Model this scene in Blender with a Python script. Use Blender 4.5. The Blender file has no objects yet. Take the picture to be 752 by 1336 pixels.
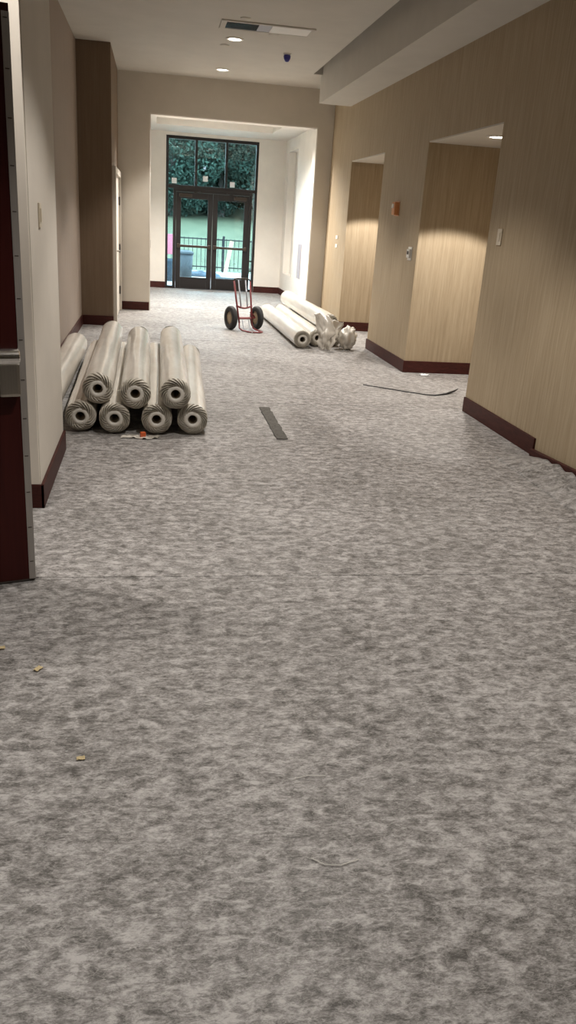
import bpy, bmesh, math, random
from mathutils import Vector, Matrix, noise as mnoise
random.seed(7)
S = bpy.context.scene
COL = S.collection
R = math.radians
PI = math.pi

# ------------------------------------------------------------------ camera
cam_d = bpy.data.cameras.new('camera')
cam = bpy.data.objects.new('camera', cam_d); COL.objects.link(cam)
cam_d.sensor_fit = 'VERTICAL'; cam_d.sensor_height = 36.0
cam_d.lens = 1047.355 / 1336 * 36.0
cam_d.clip_start = 0.05; cam_d.clip_end = 300
RT = Vector((0.98566, -0.15541, 0.0633)).normalized()
UP = Vector((-0.0052, 0.3459, 0.938))
UP = (UP - RT * UP.dot(RT)).normalized()
BK = RT.cross(UP)
cam.matrix_world = Matrix(((RT.x, UP.x, BK.x, 0), (RT.y, UP.y, BK.y, 0), (RT.z, UP.z, BK.z, 1.5), (0, 0, 0, 1)))
S.camera = cam

# ------------------------------------------------------------------ world (even overcast sky), exposure
W = bpy.data.worlds.new('overcast_sky'); S.world = W; W.use_nodes = True
bg = W.node_tree.nodes['Background']
bg.inputs[0].default_value = (0.74, 0.88, 1.0, 1); bg.inputs[1].default_value = 20.0
S.view_settings.view_transform = 'Standard'; S.view_settings.look = 'None'
S.view_settings.gamma = 1.0; S.view_settings.use_curve_mapping = False
S.view_settings.exposure = 0.0
CAN_W = 190.0        # power of one corridor downlight
NICHE_W = 210.0
VEST_W = 420.0
LAMP_COL = (1.0, 0.945, 0.885)

# ------------------------------------------------------------------ helpers
MATS = {}
def mat(name, col, rough=0.6, metal=0.0, build=None, spec=0.5, coat=0.0, emis=None, es=0.0):
    m = bpy.data.materials.new(name); m.use_nodes = True
    nt = m.node_tree; b = nt.nodes['Principled BSDF']
    b.inputs['Base Color'].default_value = (*col, 1)
    b.inputs['Roughness'].default_value = rough
    b.inputs['Metallic'].default_value = metal
    b.inputs['Specular IOR Level'].default_value = spec
    b.inputs['Coat Weight'].default_value = coat
    if emis:
        b.inputs['Emission Color'].default_value = (*emis, 1); b.inputs['Emission Strength'].default_value = es
    if build: build(nt, b)
    MATS[name] = m
    return m
def N(nt, t, **kw):
    n = nt.nodes.new(t)
    for k, v in kw.items():
        if k.startswith('i_'): n.inputs[k[2:].replace('_', ' ')].default_value = v
        else: setattr(n, k, v)
    return n
def noise_tex(nt, vec, scale, detail=4, rough=0.6, dist=0.0):
    n = N(nt, 'ShaderNodeTexNoise'); n.inputs['Scale'].default_value = scale
    n.inputs['Detail'].default_value = detail; n.inputs['Roughness'].default_value = rough
    n.inputs['Distortion'].default_value = dist
    nt.links.new(vec, n.inputs['Vector']); return n.outputs['Fac']
def mapping(nt, scale, coord='Object', rot=(0, 0, 0)):
    tc = N(nt, 'ShaderNodeTexCoord'); mp = N(nt, 'ShaderNodeMapping')
    mp.inputs['Scale'].default_value = scale; mp.inputs['Rotation'].default_value = rot
    nt.links.new(tc.outputs[coord], mp.inputs['Vector']); return mp.outputs['Vector']
def ramp(nt, fac, stops):
    r = N(nt, 'ShaderNodeValToRGB'); e = r.color_ramp.elements
    while len(e) < len(stops): e.new(0.5)
    for el, (p, c) in zip(e, stops): el.position = p; el.color = (*c, 1)
    nt.links.new(fac, r.inputs['Fac']); return r.outputs['Color']
def math_n(nt, op, a, b=None, clamp=False):
    n = N(nt, 'ShaderNodeMath', operation=op, use_clamp=clamp)
    for i, v in enumerate((a, b)):
        if v is None: continue
        if isinstance(v, (int, float)): n.inputs[i].default_value = v
        else: nt.links.new(v, n.inputs[i])
    return n.outputs[0]
def bump(nt, b, h, strength=0.3, dist=0.005):
    n = N(nt, 'ShaderNodeBump'); n.inputs['Strength'].default_value = strength; n.inputs['Distance'].default_value = dist
    nt.links.new(h, n.inputs['Height']); nt.links.new(n.outputs['Normal'], b.inputs['Normal'])
def mixc(nt, fac, a, b, blend='MIX'):
    n = N(nt, 'ShaderNodeMix', data_type='RGBA', blend_type=blend)
    for i, v in ((0, fac), (6, a), (7, b)):
        if isinstance(v, (int, float)): n.inputs[i].default_value = v
        elif isinstance(v, tuple): n.inputs[i].default_value = (*v, 1)
        else: nt.links.new(v, n.inputs[i])
    return n.outputs[2]

def carpet_build(nt, b):
    geo = N(nt, 'ShaderNodeNewGeometry')
    def mp(scale):
        m = N(nt, 'ShaderNodeMapping'); m.inputs['Scale'].default_value = scale
        nt.links.new(geo.outputs['Position'], m.inputs['Vector']); return m.outputs['Vector']
    blot = noise_tex(nt, mp((15, 23, 15)), 1.0, 6, 0.70, 0.45)
    mid = noise_tex(nt, mp((42, 92, 42)), 1.0, 4, 0.7, 0.8)
    fine = noise_tex(nt, mp((130, 300, 130)), 1.0, 3, 0.7, 0.5)
    big = noise_tex(nt, mp((1.1, 1.4, 1)), 1.0, 3, 0.6, 0.0)
    v = math_n(nt, 'ADD', math_n(nt, 'MULTIPLY', blot, 0.50), math_n(nt, 'MULTIPLY', mid, 0.32))
    v = math_n(nt, 'ADD', v, math_n(nt, 'MULTIPLY', fine, 0.18))
    v = math_n(nt, 'ADD', v, math_n(nt, 'MULTIPLY', math_n(nt, 'SUBTRACT', big, 0.5), 0.13))
    # darker matted patch in the middle of the floor
    sp = N(nt, 'ShaderNodeVectorMath', operation='DISTANCE'); nt.links.new(mp((2.6, 1.0, 0)), sp.inputs[0]); sp.inputs[1].default_value = (1.24 * 2.6, 6.1, 0)
    st = math_n(nt, 'MULTIPLY', math_n(nt, 'SUBTRACT', 0.62, sp.outputs['Value']), 5.0, True)
    st = math_n(nt, 'MULTIPLY', st, math_n(nt, 'MULTIPLY', math_n(nt, 'SUBTRACT', mid, 0.48), 1.0, True))
    v = math_n(nt, 'SUBTRACT', v, st)
    c = ramp(nt, v, [(0.39, (0.072, 0.066, 0.059)), (0.457, (0.160, 0.149, 0.139)), (0.512, (0.272, 0.257, 0.245)), (0.59, (0.465, 0.445, 0.43))])
    # pale wispy fibres
    w = noise_tex(nt, mp((16, 34, 16)), 1.0, 3, 0.55, 2.2)
    w = math_n(nt, 'ABSOLUTE', math_n(nt, 'SUBTRACT', w, 0.5))
    w = math_n(nt, 'SUBTRACT', 1.0, math_n(nt, 'MULTIPLY', w, 38.0), True)
    w = math_n(nt, 'MULTIPLY', w, 0.32)
    c = mixc(nt, w, c, (0.56, 0.54, 0.505))
    nt.links.new(c, b.inputs['Base Color'])
    bump(nt, b, math_n(nt, 'ADD', mid, fine), 0.35, 0.006)
    b.inputs['Sheen Weight'].default_value = 0.15
    b.inputs['Coat Weight'].default_value = 0.3; b.inputs['Coat Roughness'].default_value = 0.42
mat('carpet', (.3, .3, .3), 0.95, build=carpet_build, spec=0.15)
def carpet_dark_build(nt, b):
    v = mapping(nt, (40, 90, 40)); f = noise_tex(nt, v, 1.0, 5, 0.7, 1.0)
    nt.links.new(ramp(nt, f, [(0.35, (.06, .056, .05)), (0.65, (.15, .142, .128))]), b.inputs['Base Color'])
    bump(nt, b, f, 0.4, 0.005)
mat('carpet_back', (.13, .125, .11), 0.95, build=carpet_dark_build, spec=0.1)

def wallcover(c1, c2, c3, sc=1.0):
    def f(nt, b):
        v = mapping(nt, (46 * sc, 46 * sc, 1.5)); n1 = noise_tex(nt, v, 1.0, 5, 0.65, 0.3)
        v2 = mapping(nt, (170 * sc, 170 * sc, 5)); n2 = noise_tex(nt, v2, 1.0, 3, 0.6)
        m = math_n(nt, 'ADD', math_n(nt, 'MULTIPLY', n1, 0.65), math_n(nt, 'MULTIPLY', n2, 0.35))
        nt.links.new(ramp(nt, m, [(0.36, c1), (0.5, c2), (0.64, c3)]), b.inputs['Base Color'])
        bump(nt, b, n2, 0.12, 0.002)
    return f
mat('tan_wallcovering', (.4, .3, .2), 0.62, build=wallcover((.305, .234, .148), (.37, .29, .19), (.43, .345, .236)), spec=0.25)
mat('brown_wallcovering', (.2, .15, .1), 0.7, build=wallcover((.168, .118, .078), (.186, .132, .088), (.204, .147, .099), 1.3), spec=0.2)
mat('taupe_wallcovering', (.3, .25, .2), 0.7, build=wallcover((.30, .245, .205), (.33, .272, .228), (.36, .30, .252), 1.3), spec=0.2)
def paint(c, var=0.04):
    def f(nt, b):
        v = mapping(nt, (1, 1, 1)); n = noise_tex(nt, v, 3.0, 5, 0.6)
        nt.links.new(ramp(nt, n, [(0.3, tuple(x * (1 - var) for x in c)), (0.7, tuple(min(1, x * (1 + var)) for x in c))]), b.inputs['Base Color'])
        n2 = noise_tex(nt, v, 260.0, 2, 0.5); bump(nt, b, n2, 0.06, 0.001)
    return f
for nm, c in dict(white_paint=(.72, .685, .63), beige_paint=(.60, .555, .485), ceiling_paint=(.55, .522, .47), cream_paint=(.76, .70, .61), offwhite_wall=(.60, .555, .49)).items():
    mat(nm, c, 0.75, build=paint(c), spec=0.2)
def wood_build(d, l):
    def f(nt, b):
        v = mapping(nt, (9, 9, 42)); n = noise_tex(nt, v, 1.0, 6, 0.65, 1.4)
        nt.links.new(ramp(nt, n, [(0.3, d), (0.7, l)]), b.inputs['Base Color']); bump(nt, b, n, 0.05, 0.001)
    return f
mat('mahogany_base', (.05, .015, .012), 0.5, build=wood_build((.032, .0085, .0070), (.068, .018, .0135)), spec=0.2)
def door_wood(nt, b):
    v = mapping(nt, (40, 40, 2.0)); n = noise_tex(nt, v, 1.0, 6, 0.65, 0.6)
    nt.links.new(ramp(nt, n, [(0.3, (.034, .0050, .0040)), (0.7, (.052, .0082, .0062))]), b.inputs['Base Color'])
mat('mahogany_door', (.03, .008, .006), 0.42, build=door_wood, spec=0.2)
def metal_build(c, s=300.):
    def f(nt, b):
        v = mapping(nt, (s, s, 4)); n = noise_tex(nt, v, 1.0, 2, 0.5)
        nt.links.new(ramp(nt, n, [(0.3, tuple(x * .88 for x in c)), (0.7, c)]), b.inputs['Base Color'])
    return f
mat('brushed_steel', (.55, .52, .48), 0.34, 1.0, build=metal_build((.42, .38, .33)))
mat('polished_steel', (.75, .72, .68), 0.15, 1.0, build=metal_build((.78, .75, .71), 120.))
mat('hinge_aluminium', (.42, .39, .36), 0.5, 0.7, build=metal_build((.46, .43, .40)))
mat('bronze_frame', (.012, .011, .012), 0.42, 0.3, build=metal_build((.017, .014, .014), 90.))
mat('bar_bronze', (.05, .045, .04), 0.35, 0.8, build=metal_build((.075, .06, .05)))
mat('white_plastic', (.78, .75, .70), 0.4, build=paint((.78, .75, .70), .02))
mat('ivory_plastic', (.56, .49, .38), 0.45, build=paint((.56, .49, .38), .02))
mat('silver_plastic', (.55, .53, .50), 0.35, 0.3, build=paint((.55, .53, .50), .02))
mat('orange_plastic', (.62, .20, .05), 0.45, build=paint((.60, .25, .09), .05))
mat('blue_cap', (.03, .03, .22), 0.4, build=paint((.03, .03, .22), .05))
mat('dark_grille', (.06, .05, .042), 0.7, build=paint((.06, .05, .042), .05))
mat('grey_panel', (.33, .31, .34), 0.5, build=paint((.33, .31, .34), .04))
mat('black_rubber', (.018, .017, .017), 0.7, build=paint((.018, .017, .017), .2))
mat('tan_hub', (.36, .27, .17), 0.5, build=paint((.36, .27, .17), .1))
mat('red_steel', (.30, .030, .035), 0.42, 0.0, build=paint((.20, .026, .030), .15), coat=0.2)
mat('grey_steel', (.40, .42, .46), 0.4, 0.6, build=paint((.40, .42, .46), .08))
mat('cardboard', (.30, .24, .17), 0.85, build=paint((.26, .21, .15), .12))
mat('yellow_tape', (.62, .47, .20), 0.7, build=paint((.50, .40, .22), .1))
mat('orange_scrap', (.65, .12, .03), 0.5, build=paint((.65, .12, .03), .1))
mat('black_cord', (.01, .01, .011), 0.5, build=paint((.01, .01, .011), .1))
mat('thread', (.70, .68, .62), 0.8, build=paint((.70, .68, .62), .05))
mat('lamp_lens', (.9, .9, .9), 0.5, emis=(1, .93, .82), es=14.0, build=None)
def film_build(nt, b):
    v = mapping(nt, (7, 1.6, 7)); n = noise_tex(nt, v, 1.0, 3, 0.5, 0.8)
    v2 = mapping(nt, (26, 5, 26)); n2 = noise_tex(nt, v2, 1.0, 2, 0.5, 0.6)
    nt.links.new(ramp(nt, n, [(0.3, (.62, .575, .505)), (0.5, (.66, .62, .55)), (0.7, (.70, .665, .60))]), b.inputs['Base Color'])
    nt.links.new(ramp(nt, n2, [(0.3, (.22,) * 3), (0.7, (.27,) * 3)]), b.inputs['Roughness'])
    b.inputs['Coat Roughness'].default_value = 0.13
mat('plastic_film', (.6, .56, .49), 0.3, build=film_build, spec=0.6, coat=0.4)
def film_end_build(nt, b):
    v = mapping(nt, (26, 26, 26)); n = noise_tex(nt, v, 1.0, 4, 0.6, 1.0)
    nt.links.new(ramp(nt, n, [(0.3, (.47, .43, .36)), (0.7, (.62, .58, .50))]), b.inputs['Base Color'])
    bump(nt, b, n, 0.3, 0.006)
mat('plastic_film_end', (.5, .45, .37), 0.42, build=film_end_build)
mat('film_gather', (.74, .72, .66), 0.45, build=paint((.72, .69, .63), .06))
def glass(name, tint):
    m = bpy.data.materials.new(name); m.use_nodes = True; nt = m.node_tree
    nt.nodes.remove(nt.nodes['Principled BSDF']); out = nt.nodes['Material Output']
    t = N(nt, 'ShaderNodeBsdfTransparent'); t.inputs[0].default_value = (*tint, 1)
    g = N(nt, 'ShaderNodeBsdfGlossy'); g.inputs['Roughness'].default_value = 0.03; g.inputs[0].default_value = (.9, .95, 1, 1)
    fr = N(nt, 'ShaderNodeFresnel'); fr.inputs[0].default_value = 1.5
    mx = N(nt, 'ShaderNodeMixShader')
    nt.links.new(fr.outputs[0], mx.inputs[0]); nt.links.new(t.outputs[0], mx.inputs[1]); nt.links.new(g.outputs[0], mx.inputs[2])
    nt.links.new(mx.outputs[0], out.inputs['Surface']); MATS[name] = m
glass('window_glass', (.80, .93, .95))
def leaf_build(nt, b):
    gi = N(nt, 'ShaderNodeObjectInfo'); v = mapping(nt, (1, 1, 1)); n = noise_tex(nt, v, 0.9, 5, 0.7)
    f = math_n(nt, 'ADD', math_n(nt, 'MULTIPLY', n, .7), math_n(nt, 'MULTIPLY', gi.outputs['Random'], .3))
    nt.links.new(ramp(nt, f, [(0.3, (.012, .023, .018)), (0.5, (.019, .034, .026)), (0.72, (.028, .047, .035))]), b.inputs['Base Color'])
mat('tree_leaf', (.03, .08, .05), 0.9, build=leaf_build, spec=0.05)
mat('bark', (.05, .04, .035), 0.9, build=paint((.05, .042, .036), .3))
def grass_build(nt, b):
    v = mapping(nt, (1.2, .35, 1)); n = noise_tex(nt, v, 1.0, 6, 0.7, 0.3)
    nt.links.new(ramp(nt, n, [(0.3, (.036, .044, .027)), (0.7, (.061, .069, .044))]), b.inputs['Base Color'])
mat('lawn_grass', (.2, .3, .15), 0.9, build=grass_build, spec=0.1)
def pave_build(nt, b):
    v = mapping(nt, (1, 1, 1)); n = noise_tex(nt, v, 2.0, 6, 0.7)
    nt.links.new(ramp(nt, n, [(0.3, (.16, .16, .155)), (0.7, (.22, .22, .21))]), b.inputs['Base Color'])
mat('concrete', (.5, .5, .48), 0.9, build=pave_build, spec=0.05)
mat('bin_grey', (.16, .18, .20), 0.6, build=paint((.035, .04, .045), .1), spec=0.05)
mat('tarp_blue', (.10, .16, .22), 0.6, build=paint((.022, .033, .046), .3), spec=0.05)
mat('plank_wood', (.55, .42, .25), 0.8, build=paint((.26, .19, .11), .15), spec=0.05)
mat('pink_sheet', (.62, .25, .32), 0.7, build=paint((.25, .075, .10), .1), spec=0.05)
mat('fence_black', (.012, .012, .014), 0.5, build=paint((.012, .012, .014), .1), spec=0.05)
mat('paper_white', (.80, .82, .84), 0.8, build=paint((.80, .82, .84), .03))
mat('white_panel', (.74, .72, .68), 0.5, build=paint((.74, .72, .68), .03))

class MB:
    def __init__(s): s.bm = bmesh.new()
    def box(s, x0, x1, y0, y1, z0, z1, bev=0.0):
        r = bmesh.ops.create_cube(s.bm, size=1.0, matrix=Matrix.Translation(((x0 + x1) / 2, (y0 + y1) / 2, (z0 + z1) / 2)) @ Matrix.Diagonal((x1 - x0, y1 - y0, z1 - z0, 1)))
        if bev:
            es = {e for v in r['verts'] for e in v.link_edges}
            bmesh.ops.bevel(s.bm, geom=list(es), offset=bev, segments=2, affect='EDGES', profile=0.7)
        return s
    def tube(s, pts, rad, seg=10, cap=True):
        pts = [Vector(p) for p in pts]; rings = []
        rads = rad if isinstance(rad, (list, tuple)) else [rad] * len(pts)
        up = None
        for i, p in enumerate(pts):
            d = (pts[min(i + 1, len(pts) - 1)] - pts[max(i - 1, 0)]).normalized()
            if up is None:
                a = Vector((0, 0, 1)) if abs(d.z) < 0.9 else Vector((1, 0, 0))
                up = (a - d * a.dot(d)).normalized()
            else:
                up = (up - d * up.dot(d)).normalized()
            sd = d.cross(up)
            rings.append([s.bm.verts.new(p + (up * math.cos(t) + sd * math.sin(t)) * rads[i]) for t in [2 * PI * k / seg for k in range(seg)]])
        for a, b in zip(rings, rings[1:]):
            for k in range(seg): s.bm.faces.new((a[k], a[(k + 1) % seg], b[(k + 1) % seg], b[k]))
        if cap: s.bm.faces.new(list(reversed(rings[0]))); s.bm.faces.new(rings[-1])
        return s
    def lathe(s, prof, seg=32, axis='Z', c=(0, 0, 0), close=False):
        rings = []
        for r, h in prof:
            ring = []
            for k in range(seg):
                t = 2 * PI * k / seg
                if axis == 'Z': p = (c[0] + r * math.cos(t), c[1] + r * math.sin(t), c[2] + h)
                elif axis == 'X': p = (c[0] + h, c[1] + r * math.cos(t), c[2] + r * math.sin(t))
                else: p = (c[0] + r * math.cos(t), c[1] + h, c[2] + r * math.sin(t))
                ring.append(s.bm.verts.new(p))
            rings.append(ring)
        pairs = list(zip(rings, rings[1:])) + ([(rings[-1], rings[0])] if close else [])
        for a, b in pairs:
            for k in range(seg): s.bm.faces.new((a[k], a[(k + 1) % seg], b[(k + 1) % seg], b[k]))
        if not close:
            for r_ in (rings[0], rings[-1]):
                if (r_[0].co - r_[seg // 2].co).length > 1e-5:
                    try: s.bm.faces.new(r_)
                    except ValueError: pass
        return s
    def grid(s, fn, nu, nv, wrap=False):
        V = [[s.bm.verts.new(fn(i / nu, j / nv)) for j in range(nv + 1)] for i in range(nu if wrap else nu + 1)]
        n = len(V)
        for i in range(nu):
            for j in range(nv): s.bm.faces.new((V[i][j], V[(i + 1) % n][j], V[(i + 1) % n][j + 1], V[i][j + 1]))
        return s
    def mesh(s, name, smooth=False):
        bmesh.ops.recalc_face_normals(s.bm, faces=s.bm.faces)
        me = bpy.data.meshes.new(name); s.bm.to_mesh(me); s.bm.free()
        if smooth:
            for p in me.polygons: p.use_smooth = True
        return me
    def build(s, name, m, parent=None, smooth=False, loc=None, rot=None):
        me = s.mesh(name, smooth); me.materials.append(MATS[m])
        o = bpy.data.objects.new(name, me); COL.objects.link(o)
        if parent: o.parent = parent
        if loc: o.location = loc
        if rot: o.rotation_euler = rot
        return o
def tag(o, label=None, cat=None, group=None, kind=None):
    if label: o['label'] = label
    if cat: o['category'] = cat
    if group: o['group'] = group
    if kind: o['kind'] = kind
    return o
def empty(name, loc=(0, 0, 0), rz=0.0, rot=None):
    o = bpy.data.objects.new(name, None); COL.objects.link(o); o.location = loc
    o.rotation_euler = rot if rot else (0, 0, rz); o.empty_display_size = 0.1
    return o
def struct(name, mb, m, label=None, parent=None, smooth=False):
    o = mb.build(name, m, parent, smooth)
    if not parent: o['kind'] = 'structure'
    if label: o['label'] = label; o['category'] = name.split('_')[0]
    return o
def copy_tree(o, parent=None):
    c = o.copy(); COL.objects.link(c); c.parent = parent
    for ch in [x for x in bpy.data.objects if x.parent == o]: copy_tree(ch, c)
    return c

# ------------------------------------------------------------------ setting: dimensions (metres)
XR = 2.76      # right wall face
XL = -0.95     # recessed left wall face
XN = -0.57     # near left wall face
YE = 13.5      # end wall
YD = 17.85     # entrance door wall
ZC = 3.42      # ceiling
NI = [(6.74, 8.62), (10.30, 12.05)]   # niches
ZN = 2.34

fl = struct('floor', MB().box(-3.6, 4.2, -3.2, 18.05, -0.15, -0.008), 'concrete', 'floor slab laid with mottled grey carpet strips')
y = 18.04; seams = []
yy = 3.25
edges = [-3.2] + [3.25 + 1.19 * k for k in range(-5, 13) if 3.25 + 1.19 * k < 17.95] + [17.84]
for k, (a, b) in enumerate(zip(edges, edges[1:])):
    dz = 0.0008 * (k % 3)
    o = MB().box(-3.58, 3.98, a, b, -0.008, -dz, 0.0).build('carpet_strip', 'carpet', fl)

ce = MB()
ce.box(-3.6, 2.17, -3.2, YE, ZC, ZC + .2).box(2.30, 4.2, -3.2, YE, ZC, ZC + .2)
ce.box(2.17, 2.30, 12.27, YE, ZC, ZC + .2).box(2.17, 2.30, -3.2, 12.27, ZC + .17, ZC + .2)
struct('ceiling', ce, 'ceiling_paint', 'flat painted corridor ceiling with a dark slot beside the soffit')
struct('ceiling_soffit', MB().box(2.30, XR, -3.0, 12.40, 3.08, ZC), 'ceiling_paint', 'boxed white soffit running along the right wall')

wr = MB()
segs = [(-3.2, NI[0][0]), (NI[0][1], NI[1][0]), (NI[1][1], YE)]
for a, b in segs: wr.box(XR, 4.0, a, b, 0, ZC)
for a, b in NI: wr.box(XR, 4.0, a, b, ZN + 0.012, ZC)
wr.box(4.0, 4.15, -3.2, YE, 0, ZC)
struct('wall_right', wr, 'tan_wallcovering', 'right wall in tan vertical-streak wallcovering with two recessed alcoves')
for a, b in NI:
    struct('ceiling_alcove', MB().box(XR + 0.004, 3.995, a + 0.002, b - 0.002, ZN, ZN + 0.012), 'ceiling_paint', 'small white ceiling of the ' + ('nearer' if a < 8 else 'farther') + ' wall alcove')

wl = MB().box(-1.6, XL, 5.25, 11.45, 0, ZC)
struct('wall_left', wl, 'taupe_wallcovering', 'recessed taupe left wall behind the stacked rolls')
struct('wall_left_column', MB().box(-1.6, -0.53, 11.45, YE, 0, ZC), 'brown_wallcovering', 'brown wallcovered column projecting from the left wall')
struct('wall_left_near', MB().box(-3.6, XN, 4.13, 5.25, 0, ZC, 0.004), 'offwhite_wall', 'pale painted wall end beside the dark red door')
struct('wall_far_left', MB().box(-3.75, -3.6, -3.2, 4.13, 0, ZC), 'offwhite_wall', 'pale wall to the left outside the view')
struct('wall_behind', MB().box(-3.75, 4.15, -3.35, -3.2, 0, ZC), 'offwhite_wall', 'pale wall behind the viewpoint')

we = MB().box(-0.95, -0.06, YE, YE + .28, 0, ZC).box(2.52, 4.0, YE, YE + .28, 0, ZC).box(-0.06, 2.52, YE, YE + .28, 2.885, ZC)
struct('wall_end', we, 'beige_paint', 'beige end wall with a wide square opening to the vestibule')
rev = MB().box(-0.06, -0.045, YE + .015, YE + .28, 0, 2.87).box(2.505, 2.52, YE + .015, YE + .28, 0, 2.87).box(-0.06, 2.52, YE + .015, YE + .28, 2.87, 2.885)
struct('trim_1', rev, 'white_paint', 'white lining of the vestibule opening')

# vestibule shell
VX0, VX1, VZ = -0.32, 2.70, 3.03
wv = MB().box(VX0 - .15, VX0, YE + .28, YD, 0, 3.4)
struct('wall_vestibule_left', wv, 'white_paint', 'white left wall of the vestibule')
# right vestibule wall with a shallow recess
ry0, ry1, rz0, rz1 = 16.35, 17.45, .46, 2.80
wv = MB().box(VX1, VX1 + .25, YE + .28, ry0, 0, 3.4).box(VX1, VX1 + .25, ry1, YD, 0, 3.4).box(VX1, VX1 + .25, ry0, ry1, 0, rz0)
wv.box(VX1, VX1 + .25, ry0, ry1, rz1, 3.4).box(VX1 + .14, VX1 + .25, ry0, ry1, rz0, rz1)
struct('wall_vestibule_right', wv, 'white_paint', 'white right wall of the vestibule with a tall shallow recess')
OX0, OX1, OZ = 0.25, 2.135, 2.97
wd = MB().box(VX0 - .15, OX0, YD, YD + .2, 0, 3.4).box(OX1, VX1 + .25, YD, YD + .2, 0, 3.4).box(OX0, OX1, YD, YD + .2, OZ, 3.4)
struct('wall_entrance', wd, 'white_paint', 'white wall around the glazed entrance doors')
tx0, tx1, ty0, ty1 = 0.05, 2.22, 14.4, 16.55
vc = MB().box(VX0, tx0, YE + .28, YD, VZ, 3.4).box(tx1, VX1, YE + .28, YD, VZ, 3.4).box(tx0, tx1, YE + .28, ty0, VZ, 3.4).box(tx0, tx1, ty1, YD, VZ, 3.4).box(tx0, tx1, ty0, ty1, VZ + .16, 3.4)
struct('ceiling_vestibule', vc, 'white_paint', 'white vestibule ceiling with a raised tray')

# baseboards
def base(name, boxes, label):
    mb = MB()
    for b in boxes: mb.box(*b, 0.0, 0.128, 0.003)
    return struct(name, mb, 'mahogany_base', label)
t = 0.016
base('baseboard_right', [(XR - t, XR, 5.31, NI[0][0])], 'dark mahogany baseboard along the nearest stretch of tan wall')
base('baseboard_right_pier', [(XR - t, XR, NI[0][1] - t, NI[1][0])], 'dark mahogany baseboard on the pier between the alcoves')
base('baseboard_right_alcove', [(XR, 3.98, NI[0][1] - t, NI[0][1])], 'dark mahogany baseboard inside the nearer alcove')
base('baseboard_right_alcove_far', [(XR, 3.98, NI[1][1] - t, NI[1][1])], 'dark mahogany baseboard inside the farther alcove')
base('baseboard_right_far', [(XR - t, XR, NI[1][1], YE - .001)], 'dark mahogany baseboard at the far end of the right wall')
base('baseboard_left', [(XL, XL + t, 5.25, 11.45 - t)], 'mahogany baseboard on the recessed taupe wall')
base('baseboard_left_column', [(XL, -0.53 + .004, 11.45 - t, 11.45)], 'dark mahogany baseboard across the brown column')
base('baseboard_left_near', [(XN, XN + t, 4.13 - t, 5.25), (-3.5, XN + t, 4.13 - t, 4.13)], 'mahogany baseboard on the pale wall end beside the door')
base('baseboard_end_left', [(-0.53, -0.06, YE - t, YE)], 'dark mahogany baseboard on the end wall beside the opening')
base('baseboard_end_right', [(2.52, XR - t, YE - t, YE)], 'dark mahogany baseboard on the narrow right end wall')
base('baseboard_entrance_left', [(VX0, OX0, YD - t, YD)], 'mahogany baseboard left of the entrance doors')
base('baseboard_entrance_right', [(OX1, VX1, YD - t, YD)], 'mahogany baseboard right of the entrance doors')
base('baseboard_vestibule_right', [(VX1 - t, VX1, 16.9, YD - t)], 'mahogany baseboard on the right vestibule wall')
# nearer loose piece of baseboard, sitting low behind the curled carpet
def loose(u, v):
    yv = 5.31 - u * 3.2
    top = 0.052 + 0.045 * min(1, u * 4)
    prof = [(XR - 0.036, 0.0), (XR - 0.036, top - .004), (XR - 0.032, top), (XR - 0.012, top), (XR - 0.012, 0.0)]
    k = int(round(v * 5)) % 5
    return (prof[k][0], yv, prof[k][1])
mb = MB(); mb.grid(lambda u, v: loose(u, v), 24, 5)
bmesh.ops.remove_doubles(mb.bm, verts=mb.bm.verts, dist=1e-5)
for end in (5.31, 5.31 - 3.2):
    vs = [v for v in mb.bm.verts if abs(v.co.y - end) < 1e-4]
    bmesh.ops.contextual_create(mb.bm, geom=vs)
struct('baseboard_right_near', mb, 'mahogany_base', 'low loose baseboard piece behind the curled carpet edge at right')

# ------------------------------------------------------------------ entrance glazing
stor = empty('window_1', (0, YD + .03, 0)); tag(stor, 'dark bronze storefront frame with three upper panes and two sidelights', 'window', kind='structure')
D0, D1 = 0.0, 0.12
def member(name, x0, x1, z0, z1, d0=D0, d1=D1): return MB().box(x0, x1, d0, d1, z0, z1, 0.004).build(name, 'bronze_frame', stor)
member('frame_jamb', OX0, OX0 + .05, 0, OZ); member('frame_jamb', OX1 - .05, OX1, 0, OZ)
member('frame_head', OX0 + .05, OX1 - .05, OZ - .06, OZ)
member('transom_bar', OX0 + .05, OX1 - .05, 1.985, 2.055)
DL, DR, DM = 0.465, 1.985, 1.225
member('door_post', DL - .06, DL, 0, 1.985); member('door_post', DR, DR + .05, 0, 1.985)
member('door_header', DL, DR, 1.925, 1.985)
member('sill', OX0 + .05, DL - .06, 0, .05); member('sill', DR + .05, OX1 - .05, 0, .05)
member('threshold', DL, DR, 0, .011, .02, .12)
mull = [OX0 + .05, .835, 1.455, OX1 - .05]
for xm in mull[1:3]: member('mullion', xm, xm + .05, 2.055, OZ - .06)
for i in range(3):
    x0 = mull[i] + (.05 if i else 0); x1 = mull[i + 1]
    pane = MB().box(x0, x1, .05, .062, 2.055, OZ - .06).build('pane', 'window_glass', stor)
    sx = (x0 + .07, x0 + .12, x0 + .06)[i]; sz = (2.075, 2.15, 2.075)[i]
    s_ = MB().box(sx, sx + .10, .046, .0495, sz, sz + .105).build('sticker', 'paper_white', pane); s_['label'] = 'small white paper sticker on the glass'
MB().box(OX0 + .05, DL - .06, .05, .062, .05, 1.985).build('pane', 'window_glass', stor)
MB().box(DR + .05, OX1 - .05, .05, .062, .05, 1.985).build('pane', 'window_glass', stor)
for zb in (.42, .62): MB().box(DR + .05, OX1 - .05, .045, .067, zb, zb + .025).build('muntin', 'bronze_frame', stor)
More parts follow.
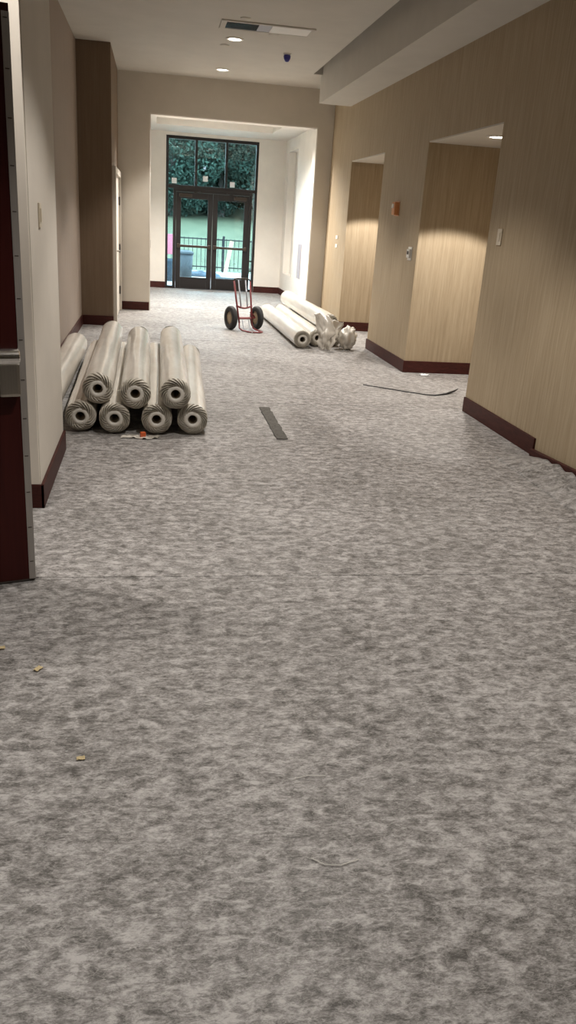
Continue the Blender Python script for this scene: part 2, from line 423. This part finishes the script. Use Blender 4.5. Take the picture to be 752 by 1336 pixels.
def leaf(name, x0, x1, hinge_left, label):
    d = empty(name, (0, YD + .03, 0)); tag(d, label, 'door', kind='structure')
    sw = .10
    for a in (x0, x1 - sw): MB().box(a, a + sw, .03, .085, .012, 1.92, .004).build('stile', 'bronze_frame', d)
    MB().box(x0 + sw, x1 - sw, .03, .085, .012, .24, .004).build('bottom_rail', 'bronze_frame', d)
    MB().box(x0 + sw, x1 - sw, .03, .085, 1.80, 1.92, .004).build('top_rail', 'bronze_frame', d)
    MB().box(x0 + sw, x1 - sw, .052, .064, .24, 1.80).build('pane', 'window_glass', d)
    pb = MB().box(x0 + .04, x1 - .04, -.035, -.005, .845, .895, .008).build('push_bar', 'bar_bronze', d)
    for a in (x0 + .025, x1 - .085): MB().box(a, a + .06, -.04, .03, .83, .91, .006).build('push_bar_end', 'bar_bronze', pb)
    cx = x0 + .06 if hinge_left else x1 - .32
    dc = MB().box(cx, cx + .26, -.03, .03, 1.83, 1.89, .01).build('door_closer', 'bar_bronze', d)
    ax = cx + .20 if hinge_left else cx + .06
    MB().tube([(ax, -.01, 1.90), ((x0 + x1) / 2, -.16, 1.915), (ax + (.22 if hinge_left else -.22), -.005, 1.945)], .008, 6).build('closer_arm', 'bar_bronze', dc)
leaf('door_1', DL + .004, DM - .003, True, 'left glazed entrance door with dark bronze frame and push bar')
leaf('door_2', DM + .003, DR - .004, False, 'right glazed entrance door with dark bronze frame and push bar')

# ------------------------------------------------------------------ outside
struct('ground', MB().box(-14, 16, 18.05, 24.5, -0.25, -0.03), 'concrete', 'pale concrete apron outside the entrance')
def lawnz(x, yv): return -0.05 + 2.05 * max(0, min(1, (yv - 25.5) / 26)) ** 1.25 + 0.05 * math.sin(x * .4 + yv * .2)
lm = MB().grid(lambda u, v: (-40 + u * 90, 24.5 + v * 60, lawnz(-40 + u * 90, 24.5 + v * 60) if v > 0 else -0.05), 40, 40)
struct('ground_lawn', lm, 'lawn_grass', 'grassy bank rising behind the fence')
fence = empty('iron_fence', (-8, 24.3, -0.03)); tag(fence, 'black iron picket fence beyond the entrance doors', 'fence')
for k in range(10): MB().box(k * 2.0 - .03, k * 2.0 + .03, -.03, .03, 0, 1.0, .004).build('post', 'fence_black', fence)
for z in (.12, .88): MB().box(0, 18, -.015, .015, z, z + .03).build('rail', 'fence_black', fence)
pk = MB()
for k in range(150): pk.box(k * .12 - .007, k * .12 + .007, -.007, .007, .05, .93)
o = pk.build('pickets', 'fence_black', fence); o['kind'] = 'stuff'

def foliage_mesh(seed, n, rx, rz):
    rnd = random.Random(seed); verts = []; faces = []
    cl = []
    for _ in range(46):
        t = rnd.uniform(0, 2 * PI); h = rnd.uniform(-1, 1); rr = math.sqrt(max(0, 1 - h * h)) * rnd.uniform(.35, .95)
        cl.append((rr * math.cos(t) * rx, rr * math.sin(t) * rx, h * rz * .92, rnd.uniform(.5, .95)))
    for _ in range(n):
        cx, cy, cz, cr = rnd.choice(cl)
        d = Vector((rnd.gauss(0, 1), rnd.gauss(0, 1), rnd.gauss(0, 1))).normalized() * cr * rnd.uniform(.6, 1.0) ** .5
        c = Vector((cx, cy, cz)) + d * 1.05
        a = Vector((rnd.gauss(0, 1), rnd.gauss(0, 1), rnd.gauss(0, 1))).normalized()
        b = a.cross(Vector((rnd.gauss(0, 1), rnd.gauss(0, 1), rnd.gauss(0, 1)))).normalized()
        s = rnd.uniform(.03, .075); i = len(verts)
        verts += [c - a * s * 1.5, c + b * s * .7, c + a * s * 1.5, c - b * s * .7]; faces.append((i, i + 1, i + 2, i + 3))
    me = bpy.data.meshes.new('foliage'); me.from_pydata(verts, [], faces); me.materials.append(MATS['tree_leaf']); return me
FOL = [foliage_mesh(s, 34000, 2.3, 3.6) for s in (1, 2, 3)]
def trunk_mesh(seed):
    rnd = random.Random(seed); mb = MB()
    mb.tube([(0, 0, -.4), (.05, 0, 1.2), (rnd.uniform(-.15, .15), .05, 3.0), (rnd.uniform(-.2, .2), 0, 5.4)], [.24, .19, .14, .05], 10)
    for k in range(6):
        a = rnd.uniform(0, 2 * PI); z = 2.0 + k * .45
        mb.tube([(0, 0, z), (math.cos(a) * .7, math.sin(a) * .7, z + .7), (math.cos(a) * 1.5, math.sin(a) * 1.5, z + 1.2)], [.08, .05, .02], 6)
    me = mb.mesh('trunk', True); me.materials.append(MATS['bark']); return me
TR = [trunk_mesh(s) for s in (11, 12, 13)]
tl = ['leftmost in the nearer row', 'second from the left in the nearer row', 'third from the left in the nearer row', 'fourth from the left in the nearer row', 'fifth from the left in the nearer row', 'rightmost in the nearer row']
rnd = random.Random(5)
spots = []
for i, x in enumerate((-5.2, -2.0, .9, 3.6, 6.4, 9.4)): spots.append((x, 45 + (i % 2) * 1.6, 1.0 + .12 * (i % 3), 'broad leafy green tree on the grassy bank, ' + tl[i]))
tl2 = ['leftmost', 'second from the left', 'third from the left', 'fourth from the left', 'rightmost']
for i, x in enumerate((-4.0, -.4, 2.9, 6.0, 9.4)): spots.append((x, 52 + (i % 2) * 1.5, 1.45 + .1 * (i % 2), 'tall dark tree at the back of the bank, ' + tl2[i] + ' of its row'))
for i, (x, yv, sc, lab) in enumerate(spots):
    g = lawnz(x, yv); r_ = empty('leafy_tree', (x, yv, g), rnd.uniform(0, 6)); r_.scale = (sc * 1.1, sc * 1.1, sc)
    tag(r_, lab, 'tree', 'trees beyond the entrance')
    t_ = bpy.data.objects.new('trunk', TR[i % 3]); COL.objects.link(t_); t_.parent = r_
    f_ = bpy.data.objects.new('foliage', FOL[i % 3]); COL.objects.link(f_); f_.parent = r_; f_.location = (0, 0, 4.0)
    f_.rotation_euler = (0, 0, i * 1.3)
hm = MB().grid(lambda u, v: (-60 + 130 * u, 60 + 12 * v, 0.5 + (9 + 2.2 * mnoise.noise((u * 14, v * 3, 1))) * math.sin(v * PI / 2) + .5 * mnoise.noise((u * 60, v * 9, 3))), 160, 16)
o = hm.build('woodland_bank', 'tree_leaf'); tag(o, 'dense dark green woodland rising behind the trees', 'woodland', kind='stuff')

b_ = empty('trash_bin', (.80, 21.4, -.03)); tag(b_, 'grey cylindrical trash bin outside the left glass door', 'bin')
MB().lathe([(0.0, 0), (.17, 0), (.20, .58), (.185, .58), (.16, .03), (0, .03)], 24).build('body', 'bin_grey', b_, True)
MB().lathe([(.19, .58), (.215, .58), (.215, .63), (.12, .68), (.12, .66), (.19, .61)], 24, close=True).build('lid', 'bin_grey', b_, True)
def tarpf(u, v):
    x = u * 1.0 - .5; yv = v * .5 - .25
    h = max(0, (1 - (x / .5) ** 2)) ** .6 * max(0, (1 - (yv / .25) ** 2)) ** .6
    return (x, yv, .02 + h * (.11 + .06 * mnoise.noise((x * 6, yv * 6, 2))))
o = MB().grid(tarpf, 26, 14).build('crumpled_tarp', 'tarp_blue', loc=(1.30, 22.3, -.03)); tag(o, 'crumpled dark blue tarp on the pavement beside the trash bin', 'tarp')
so = o.modifiers.new('thickness', 'SOLIDIFY'); so.thickness = .01
o = MB().box(-.05, .05, -.02, .02, 0, .95, .004).build('leaning_plank', 'plank_wood', loc=(1.92, 22.70, -.02), rot=(R(-14), R(12), 0)); tag(o, 'pale wooden plank leaning outside the right glass door', 'plank')
o = MB().box(-.36, .36, -.10, .10, 0, .06, .01).build('concrete_slab', 'bin_grey', loc=(1.95, 21.4, -.03), rot=(0, 0, R(-6))); tag(o, 'grey flat slab lying on the pavement below the plank', 'slab')
o = empty('pink_barrier', (.30, 22.2, -.03)); tag(o, 'pink barrier panel standing outside the left sidelight', 'barrier')
MB().box(-.26, .26, -.02, .02, .52, 1.02, .01).build('panel', 'pink_sheet', o)
for sx in (-.22, .22):
    MB().box(sx - .02, sx + .02, -.02, .02, .02, .52).build('leg', 'bin_grey', o)
    MB().box(sx - .03, sx + .03, -.18, .18, 0, .02).build('foot', 'bin_grey', o)
o = MB().lathe([(0, 0), (.2, 0), (.22, .45), (.20, .5), (.18, .5), (.17, .06), (0, .06)], 20).build('blue_tub', 'tarp_blue', smooth=True, loc=(.36, 20.3, -.03)); tag(o, 'dark blue tub on the pavement outside the left sidelight', 'tub')

# ------------------------------------------------------------------ left: dark red door leaf, white door on the column
dr = empty('door_3', (-1.388, 2.947, 0)); dr.rotation_euler = (0, 0, R(16.8)); tag(dr, 'dark red wooden door leaf standing open at the left edge', 'door', kind='structure')
LW = 0.945
MB().box(0, LW, 0, .045, .012, 2.125, .002).build('door_panel', 'mahogany_door', dr)
MB().box(LW - .025, LW + .001, -.003, .0, .012, 2.10, .001).build('edge_strip', 'hinge_aluminium', dr)['label'] = 'grey metal strip with screws along the door edge'
for k in range(14): MB().box(LW - .020, LW - .006, -.0045, -.002, .09 + k * .153, .0935 + k * .153).build('strip_screw', 'dark_grille', dr)
MB().box(0, LW, .002, .043, .004, .012).build('door_sweep', 'dark_grille', dr)
ex = MB().box(LW - .105, LW - .027, -.05, -.0005, .80, .975, .012).build('exit_device_head', 'brushed_steel', dr); ex['label'] = 'brushed steel latch housing of the push bar'
MB().tube([(LW - .111, -.030, .950), (LW - .108, -.030, .950), (LW - .029, -.030, .950), (LW - .026, -.030, .950)], [.028, .034, .034, .028], 28).build('head_cover', 'polished_steel', ex)
br_ = MB().box(.06, LW - .108, -.05, -.012, .852, .912, .006).build('push_bar', 'brushed_steel', dr)
MB().box(.06, LW - .112, -.062, -.05, .862, .902, .004).build('push_pad', 'silver_plastic', br_)
MB().box(.03, .1, -.05, 0, .83, .93, .006).build('bar_end', 'brushed_steel', br_)
struct('trim_2', MB().box(-1.48, -1.405, 2.86, 3.02, 0, 2.2, .004), 'cream_paint', 'painted steel frame post of the red door')
struct('wall_left_frame', MB().box(-3.6, -1.48, 2.88, 3.0, 0, ZC), 'offwhite_wall', 'pale wall holding the frame of the red door')
struct('trim_3', MB().box(-.68, XN - .004, 4.118, 4.131, .13, 2.9, .003), 'cream_paint', 'cream corner trim on the wall end behind the red door')
pl = MB().box(-.009, 0, -.036, .036, -.06, .06, .003)

d4 = empty('door_4', (-.53, 0, 0)); tag(d4, 'white painted door in the side of the brown column', 'door', kind='structure')
MB().box(0, .012, 11.72, 13.30, .01, 1.95, .003).build('door_panel', 'offwhite_wall', d4)
MB().box(0, .045, 11.60, 11.72, 0, 2.03, .004).build('door_jamb', 'offwhite_wall', d4); MB().box(0, .045, 13.30, 13.42, 0, 2.03, .004).build('door_jamb', 'offwhite_wall', d4)
MB().box(0, .045, 11.72, 13.30, 1.95, 2.03, .004).build('door_head', 'offwhite_wall', d4)
for z in (1.62, .94, .32): MB().box(.012, .034, 13.22, 13.32, z - .06, z + .06, .003).build('hinge', 'dark_grille', d4)
h_ = MB().lathe([(0, .012), (.03, .012), (.03, .03), (0, .03)], 16, 'X', (0, 11.85, .96)).build('door_handle', 'brushed_steel', d4, True)
MB().tube([(.02, 11.85, .96), (.065, 11.85, .96), (.07, 11.98, .96)], .009, 8).build('lever', 'brushed_steel', h_)

# ------------------------------------------------------------------ wall plates
def plate(name, loc, rz, w, h, m, label, cat, extra=None):
    e = empty(name, loc, rz); tag(e, label, cat)
    MB().box(-w / 2, w / 2, -.009, 0, -h / 2, h / 2, .003).build('cover_plate', m, e)
    if extra: extra(e)
    return e
def rocker(m):
    return lambda e: MB().box(-.017, .017, -.014, -.009, -.033, .033, .002).build('rocker', m, e)
plate('light_switch', (XN, 4.47, 1.447), R(90), .072, .118, 'ivory_plastic', 'ivory light switch on the pale wall beside the red door', 'switch', rocker('ivory_plastic'))
plate('wall_plate', (XR, 6.49, 1.485), R(-90), .085, .125, 'ivory_plastic', 'ivory wall plate on the tan wall nearest the viewer', 'plate', rocker('ivory_plastic'))
def thermo(e):
    MB().box(-.05, .05, -.03, -.009, -.045, .045, .006).build('body', 'silver_plastic', e)
    MB().box(-.03, .03, -.033, -.03, -.01, .025, .001).build('display', 'dark_grille', e)
    MB().box(-.055, .055, -.012, -.009, .05, .068).build('bracket', 'white_plastic', e); MB().box(-.055, .055, -.012, -.009, -.068, -.05).build('bracket', 'white_plastic', e)
plate('thermostat', (XR, 8.84, 1.25), R(-90), .125, .14, 'silver_plastic', 'silver thermostat between the two alcoves', 'thermostat', thermo)
def alarm(e):
    MB().box(-.06, .06, -.055, -.009, -.07, .07, .012).build('housing', 'orange_plastic', e)
    MB().box(-.03, .03, -.063, -.055, .005, .05, .004).build('strobe_lens', 'white_plastic', e)
plate('fire_alarm', (XR, 9.51, 1.71), R(-90), .15, .16, 'orange_plastic', 'orange fire alarm strobe high on the wall between the alcoves', 'alarm', alarm)
plate('wall_plate', (XR, 12.62, 1.315), R(-90), .12, .05, 'white_plastic', 'upper of two small white plates beyond the farther alcove', 'plate', rocker('white_plastic') if 0 else None)
plate('wall_plate', (XR, 12.62, 1.19), R(-90), .12, .05, 'white_plastic', 'lower of two small white plates beyond the farther alcove', 'plate')
plate('access_panel', (VX1, 15.5, .80), R(-90), .36, .62, 'grey_panel', 'grey access panel low on the right vestibule wall', 'panel', lambda e: MB().box(-.15, .15, -.013, -.009, -.28, .28, .002).build('hatch', 'grey_panel', e))
plate('light_switch', (VX1, 14.78, .96), R(-90), .2, .13, 'grey_panel', 'grey switch plate on the vestibule wall just inside the opening', 'switch', rocker('white_plastic'))
plate('wall_plate', (-.045, YE + .15, 1.02), R(90), .1, .12, 'silver_plastic', 'silver plate on the left lining of the vestibule opening', 'plate')

# ------------------------------------------------------------------ ceiling fittings
def can(x, yv, z, power, label, group, ang=98, blend=0.34, rad=0.075):
    e = empty('recessed_downlight', (x, yv, z)); tag(e, label, 'downlight', group)
    MB().lathe([(rad, -.012), (rad + .022, -.012), (rad + .026, -.004), (rad + .026, 0), (rad, 0)], 28, close=True).build('trim_ring', 'white_plastic', e, True)
    MB().lathe([(0.0, -.0045), (rad, -.0045), (rad, -.001), (0, -.001)], 28).build('lens', 'lamp_lens', e)
    ld = bpy.data.lights.new('downlight_beam', 'SPOT'); ld.energy = power; ld.color = LAMP_COL; ld.spot_size = R(ang); ld.spot_blend = blend; ld.shadow_soft_size = .05
    lo = bpy.data.objects.new('downlight_beam', ld); COL.objects.link(lo); lo.parent = e; lo.location = (0, 0, -.03)
    return e
can(.94, 12.60, ZC, CAN_W, 'round recessed ceiling light nearest the end wall', 'corridor downlights')
can(.91, 10.48, ZC, CAN_W, 'round recessed ceiling light next to the ceiling diffuser', 'corridor downlights')
for o_, yv in (('third', 8.36), ('fourth', 6.24), ('fifth', 4.12), ('sixth', 2.0)):
    can(.91, yv, ZC, CAN_W * (.75 if o_ == 'sixth' else 1), o_ + ' recessed corridor ceiling light from the end wall, above the view', 'corridor downlights')
can(3.08, 7.62, ZN, NICHE_W, 'recessed light in the ceiling of the nearer alcove', 'alcove downlights', 104, .12)
can(3.12, 11.15, ZN, NICHE_W, 'recessed light in the ceiling of the farther alcove', 'alcove downlights', 104, .12)
for x, sd in ((.55, 'left'), (1.35, 'right')):
    can(x, 14.30, VZ, VEST_W, sd + ' recessed light in the vestibule ceiling behind the header', 'vestibule downlights', 150, .5)
can(-.95, 3.50, ZC, CAN_W * .8, 'recessed ceiling light behind the red door', 'corridor downlights')
can(-1.2, .6, ZC, CAN_W * .5, 'recessed ceiling light left of the viewpoint', 'corridor downlights')

v_ = empty('ceiling_diffuser', (.69, 9.56, ZC)); tag(v_, 'long rectangular ceiling diffuser with dark grille and white panel', 'vent')
VW, VD = 1.0, .40
MB().box(0, VW, 0, .04, -.014, 0, .002).box(0, VW, VD - .04, VD, -.014, 0, .002).box(0, .06, .04, VD - .04, -.014, 0, .002).box(VW - .04, VW, .04, VD - .04, -.014, 0, .002).build('frame', 'ceiling_paint', v_)
g_ = MB().box(.06, .40, .04, VD - .04, -.003, 0).build('grille', 'dark_grille', v_)
for k in range(9): MB().box(.06, .40, .055 + k * .034, .061 + k * .034, -.012, -.002).build('slat', 'bar_bronze', g_)
MB().box(.40, .54, .04, VD - .04, -.010, 0, .002).build('divider_panel', 'grey_panel', v_)
MB().box(.54, VW - .04, .04, VD - .04, -.012, 0, .002).build('blank_panel', 'white_panel', v_)
s_ = empty('fire_sprinkler', (1.61, 11.05, ZC)); tag(s_, 'ceiling sprinkler with a blue protective cap', 'sprinkler')
MB().lathe([(0, 0), (.05, 0), (.05, -.008), (.02, -.014), (0, -.014)], 20).build('escutcheon', 'white_plastic', s_, True)
MB().lathe([(0, -.014), (.04, -.014), (.045, -.03), (.04, -.055), (.022, -.085), (0, -.09)], 16).build('protective_cap', 'blue_cap', s_, True)
for x, yv, lb in ((.83, 10.9, 'flat round ceiling cover plate between the two ceiling lights'), (1.30, 10.05, 'flat round ceiling cover plate behind the diffuser'), (.92, 9.42, 'flat round ceiling cover plate in front of the diffuser')):
    o = MB().lathe([(0, 0), (.055, 0), (.055, -.004), (.045, -.009), (0, -.009)], 20).build('cover_plate', 'ceiling_paint', smooth=True, loc=(x, yv, ZC)); tag(o, lb, 'plate')

# ------------------------------------------------------------------ carpet rolls in plastic film
def roll(name, p0, p1, rad, label, group, seed, core_r=.034):
    p0 = Vector(p0); p1 = Vector(p1); L = (p1 - p0).length
    e = empty(name, p0); tag(e, label, 'carpet roll', group)
    e.rotation_euler = (0, 0, math.atan2(-(p1 - p0).x, (p1 - p0).y))
    rx = math.asin((p1 - p0).z / L); e.rotation_euler = (rx, 0, e.rotation_euler[2])
    sd = seed * 3.7
    def wob(th, yv):
        return .006 * mnoise.noise((math.cos(th) * 1.6, math.sin(th) * 1.6, yv * 1.4 + sd)) + .0012 * mnoise.noise((math.cos(th) * 3, math.sin(th) * 3, yv * 3 + sd))
    Rr = rad - .004
    def body(u, v):
        th = 2 * PI * u; yv = .03 + (L - .06) * v
        r = Rr + wob(th, yv); return (r * math.cos(th), yv, r * math.sin(th))
    MB().grid(body, 40, 56, True).build('film_wrap', 'plastic_film', e, True)
    npl = 17 + seed % 5; sw = (1 if seed % 2 else -1) * 1.1
    for end in (0, 1):
        def cap(u, v, end=end):
            th = 2 * PI * u; s = v
            r = Rr * (1 - s) + (core_r + .026) * s
            y_in = .026 * (1 - s) ** 3.5 + .002 * s
            ph = npl * (th + sw * s) + 1.5 * mnoise.noise((math.cos(th) * 2, math.sin(th) * 2, sd))
            am = (.020 * math.sin(PI * min(1, s * .92 + .04)) ) * (.6 + .8 * mnoise.noise((math.cos(th) * 2.3 + 9, math.sin(th) * 2.3, sd)) + .4)
            w = math.sin(ph); w = math.copysign(abs(w) ** .7, w)
            yv = y_in - am * w * .8
            rr = r + (wob(th, .03) * (1 - s)) + (0.004 * w * s * (1 - s))
            if end: yv = L - yv
            return (rr * math.cos(th), yv, rr * math.sin(th))
        MB().grid(cap, 132, 12, True).build('pleated_end', 'plastic_film_end', e, True)
        ys = (lambda t_: t_) if end == 0 else (lambda t_: L - t_)
        MB().lathe([(core_r, ys(.05)), (core_r, ys(-.002)), (core_r + .008, ys(-.006)), (core_r + .022, ys(-.004)), (core_r + .030, ys(.006)), (core_r + .030, ys(.02))], 28, 'Y', close=True).build('gathered_film', 'film_gather', e, True)
    MB().lathe([(core_r - .001, .03), (core_r - .006, .03), (core_r - .006, L - .03), (core_r - .001, L - .03)], 24, 'Y', close=True).build('core_tube', 'cardboard', e, True)
    return e
rb = .1125
G = 'stacked carpet rolls by the left wall'
roll('carpet_roll', (-.500, 5.70, rb), (-.545, 8.65, rb), rb, 'carpet roll at bottom left of the stack, next to the pale wall end', G, 1)
roll('carpet_roll', (-.262, 5.66, rb), (-.300, 8.60, rb), rb, 'bottom-row carpet roll second from the left in the stack', G, 2)
roll('carpet_roll', (.032, 5.66, rb), (.03, 8.62, rb), rb, 'bottom-row carpet roll third from the left, beside the orange scrap', G, 3)
roll('carpet_roll', (.288, 5.68, rb), (.385, 8.55, rb), rb, 'carpet roll at bottom right of the stack, on open floor', G, 4)
roll('carpet_roll', (-.378, 5.72, .308), (-.410, 8.65, .308), rb, 'carpet roll at the left of the upper row of the stack', G, 5)
roll('carpet_roll', (-.118, 5.68, .289), (-.135, 8.45, .289), rb, 'middle carpet roll of the upper row of the stack', G, 6)
roll('carpet_roll', (.163, 5.64, .302), (.190, 8.60, .290), rb, 'carpet roll at the right of the upper row of the stack', G, 7)
roll('carpet_roll', (-.795, 6.0, .121), (-.80, 8.95, .121), .121, 'wrapped carpet roll lying against the taupe wall behind the stack', G, 8)
G2 = 'carpet rolls by the far alcove'
roll('carpet_roll', (1.86, 10.05, .112), (1.82, 13.25, .112), .112, 'leftmost carpet roll of the far pile, next to the hand truck', G2, 9)
roll('carpet_roll', (2.09, 10.25, .112), (2.06, 13.3, .112), .112, 'bottom middle carpet roll of the far pile', G2, 10)
roll('carpet_roll', (2.335, 10.35, .112), (2.30, 13.35, .112), .112, 'bottom right carpet roll of the far pile, nearest the tan wall', G2, 11)
roll('carpet_roll', (2.205, 10.10, .318), (2.165, 13.35, .318), .118, 'upper carpet roll of the far pile with loose film at its end', G2, 12)
# loose film tail
def tail(u, v):
    s = u * 2 - 1; tq = v
    w = .165 * (1 - .72 * tq ** 1.1) + .02
    x = s * w + .06 * mnoise.noise((s * 2.0, tq * 2.5, 4)) - .03 * tq + .03 * mnoise.noise((s * 6, tq * 7, 14))
    yv = -.05 - .07 * math.sin(PI * min(1, tq * 1.1)) * (1 - s * s) - .05 * math.cos(s * 5 + tq * 3) * (.4 + .6 * tq) + .03 * mnoise.noise((s * 4, tq * 5, 8)) + .07 * s * s
    z = .39 * (1 - tq) + .012 + (.09 * mnoise.noise((s * 2.3, tq * 2, 1)) - .05 * s) * (1 - tq)
    return (x, yv, max(z, .008))
o = MB().grid(tail, 36, 30).build('loose_film', 'plastic_film', smooth=True, loc=(2.17, 10.0, 0)); tag(o, 'crumpled loose plastic film hanging from the end of the far rolls', 'plastic film')
so = o.modifiers.new('thickness', 'SOLIDIFY'); so.thickness = .003
def bundle(u, v):
    th = 2 * PI * u; ph = PI * v
    d = Vector((math.sin(ph) * math.cos(th), math.sin(ph) * math.sin(th), math.cos(ph)))
    r = 1 + .35 * mnoise.noise(d * 2.1) + .18 * mnoise.noise(d * 5)
    return (.11 * d.x * r, .12 * d.y * r, .145 + .14 * d.z * r)
mbb = MB(); mbb.grid(bundle, 40, 24, True)
o = mbb.build('bunched_film', 'plastic_film', smooth=True, loc=(2.46, 10.14, 0)); tag(o, 'bunched white film at the foot of the far rolls near the alcove', 'plastic film')

# thin clear wrap lying under the front of the left stack
o = MB().grid(lambda u, v: (-.6 + 1.02 * u, 5.50 + .17 * v + .03 * math.sin(u * 9), .004 + .012 * max(0, mnoise.noise((u * 9, v * 4, 6)))), 40, 8).build('film_scrap', 'plastic_film_end', smooth=True) if 0 else None
o = MB().grid(lambda u, v: (-.22 + .26 * u + .02 * v, 5.545 + .09 * v + .015 * math.sin(u * 7), .004 + .018 * max(0, mnoise.noise((u * 7, v * 4, 6)))), 24, 8).build('film_scrap', 'plastic_film', smooth=True); tag(o, 'crumpled scrap of clear film on the carpet in front of the stack', 'plastic film')
o = MB().box(-.018, .018, -.012, .012, 0, .034, .004).build('orange_scrap', 'orange_scrap', loc=(-.063, 5.60, .002), rot=(0, 0, .4)); tag(o, 'small orange scrap on the carpet before the roll stack', 'scrap')

# ------------------------------------------------------------------ hand truck
ht = empty('hand_truck', (1.305, 11.6, 0), R(20)); tag(ht, 'red two-wheeled hand truck beside the far carpet rolls', 'hand truck')
lean = Vector((0, .30, 1)).normalized()
fx = .115
def P(x, h): return (x, .0 + lean.y * h, .10 + lean.z * h)
for sx in (-1, 1):
    MB().tube([P(sx * .10, .0), P(sx * .115, .30), P(sx * .125, .58)], .013, 10).build('upright', 'red_steel', ht, True)
    MB().tube([P(sx * .05, .2), P(sx * .055, .60)], .010, 8).build('inner_upright', 'grey_steel', ht, True)
    MB().tube([(sx * .115, .10, .24), (sx * .185, .07, .165)], .012, 8).build('wheel_bracket', 'red_steel', ht, True)
    wh = empty('wheel', (sx * .205, .06, .163)); wh.parent = ht
    w1 = MB().lathe([(.092, -.03), (.118, -.038), (.15, -.036), (.163, -.018), (.163, .018), (.15, .036), (.118, .038), (.092, .03)], 32, 'X', close=True).build('tyre', 'black_rubber', wh, True)
    MB().lathe([(0, -.022), (.035, -.034), (.05, -.02), (.095, -.02), (.095, .02), (.05, .02), (.035, .034), (0, .022)], 28, 'X').build('hub', 'tan_hub', wh, True)
MB().tube([(-.2, .06, .163), (.2, .06, .163)], .012, 10).build('axle', 'red_steel', ht)
MB().tube([P(-.125, .24)] + [P(-.125 + .25 * k / 8, .24 - .035 * math.sin(PI * k / 8)) for k in range(1, 8)] + [P(.125, .24)], .013, 8).build('cross_bar', 'red_steel', ht, True)
MB().tube([P(-.11, .06), P(.11, .06)], .012, 8).build('lower_cross_bar', 'red_steel', ht)
MB().tube([P(-.125, .58), P(-.12, .605), P(-.08, .615), P(.08, .615), P(.12, .605), P(.125, .58)], .012, 8).build('top_handle', 'bar_bronze', ht, True)
MB().tube([P(-.10, .0), (-.11, -.03, .03), (-.11, -.12, .014), (-.09, -.26, .012), (-.03, -.33, .012), (.06, -.345, .012), (.12, -.30, .012), (.115, -.14, .014), (.11, -.03, .03), P(.10, 0)], .010, 8).build('toe_loop', 'red_steel', ht, True)
for sx in (-.05, .05): MB().tube([(sx, -.33, .012), (sx, -.05, .02), P(sx, .05)], .006, 6).build('toe_rod', 'grey_steel', ht)

# ------------------------------------------------------------------ things on the carpet
o = MB().grid(lambda u, v: (.895 + .085 * u + .012 * mnoise.noise((v * 14, round(u), 3)), 5.61 + 1.02 * v, .003 + .001 * math.sin(v * 20)), 4, 24).build('carpet_offcut', 'carpet_back'); tag(o, 'dark narrow strip of carpet lying in the middle of the floor', 'carpet strip')
so = o.modifiers.new('thickness', 'SOLIDIFY'); so.thickness = .004
cd = [(2.09, 7.786, .004), (2.25, 7.66, .004), (2.45, 7.50, .004), (2.62, 7.38, .004), (2.70, 7.36, .004), (2.83, 7.43, .005), (2.95, 7.52, .02), (3.01, 7.57, .035)]
o = MB().tube(cd, [.005, .005, .006, .006, .008, .011, .010, .003], 8).build('black_cord', 'black_cord', smooth=True); tag(o, 'thin black strip curving across the carpet before the nearer alcove', 'cord')
o = MB().grid(lambda u, v: (2.70 + .1 * u, 6.80 + .08 * v, .004 + .03 * abs(mnoise.noise((u * 3, v * 3, 2)))), 8, 8).build('paper_scrap', 'paper_white', loc=(.20, 1.62, 0)); tag(o, 'crumpled white scrap at the corner of the nearer alcove', 'scrap')
so = o.modifiers.new('thickness', 'SOLIDIFY'); so.thickness = .002
for (x, yv, s, rz, lb) in ((-.528, 2.645, .018, .3, 'bit of yellow tape on the carpet at the left edge under the door'), (-.381, 2.499, .019, 1.0, 'bit of yellow tape on the carpet just right of the door'), (-.198, 1.997, .015, .1, 'bit of yellow tape on the carpet nearest the viewer')):
    o = MB().grid(lambda u, v: ((u - .5) * s * 1.6, (v - .5) * s, .003 + .006 * abs(mnoise.noise((u * 2 + x, v * 2, 3)))), 6, 5).build('tape_scrap', 'yellow_tape', loc=(x, yv, 0), rot=(0, 0, rz)); tag(o, lb, 'tape', 'yellow tape scraps')
    so = o.modifiers.new('thickness', 'SOLIDIFY'); so.thickness = .0015
for pts, lb in (([(.40, 1.555, .003), (.43, 1.53, .004), (.47, 1.525, .003), (.52, 1.54, .003)], 'pale loose thread lying on the carpet below the middle'), ([(.41, 1.86, .003), (.45, 1.87, .004), (.50, 1.865, .003)], 'short pale thread on the carpet above the longer thread')):
    o = MB().tube(pts, .0012, 5).build('loose_thread', 'thread'); tag(o, lb, 'thread')
# carpet edge curled up against the loose baseboard
def curl(u, v):
    yv = 5.27 - 1.5 * u
    env = math.sin(PI * min(1, u * 3.5 + .02) / 2) * min(1, (1 - u) * 3)
    x = 2.44 + (XR - .042 - 2.44) * v + .02 * math.sin(u * 16) * v * (1 - v)
    z = .004 + env * (.055 * v ** 2.2 + .022 * math.sin(PI * v) * (1 + .8 * mnoise.noise((u * 11, v * 3, 5)))) + .020 * env * v * mnoise.noise((u * 16, v, 2)) + env * .014 * math.sin(u * 46 + 3 * v) * math.sin(PI * v)
    return (x, yv, max(.003, z))
o = MB().grid(curl, 60, 14).build('carpet_edge', 'carpet', smooth=True); tag(o, 'loose carpet edge rucked up against the low baseboard at right', 'carpet')
so = o.modifiers.new('thickness', 'SOLIDIFY'); so.thickness = .008; so.offset = -1
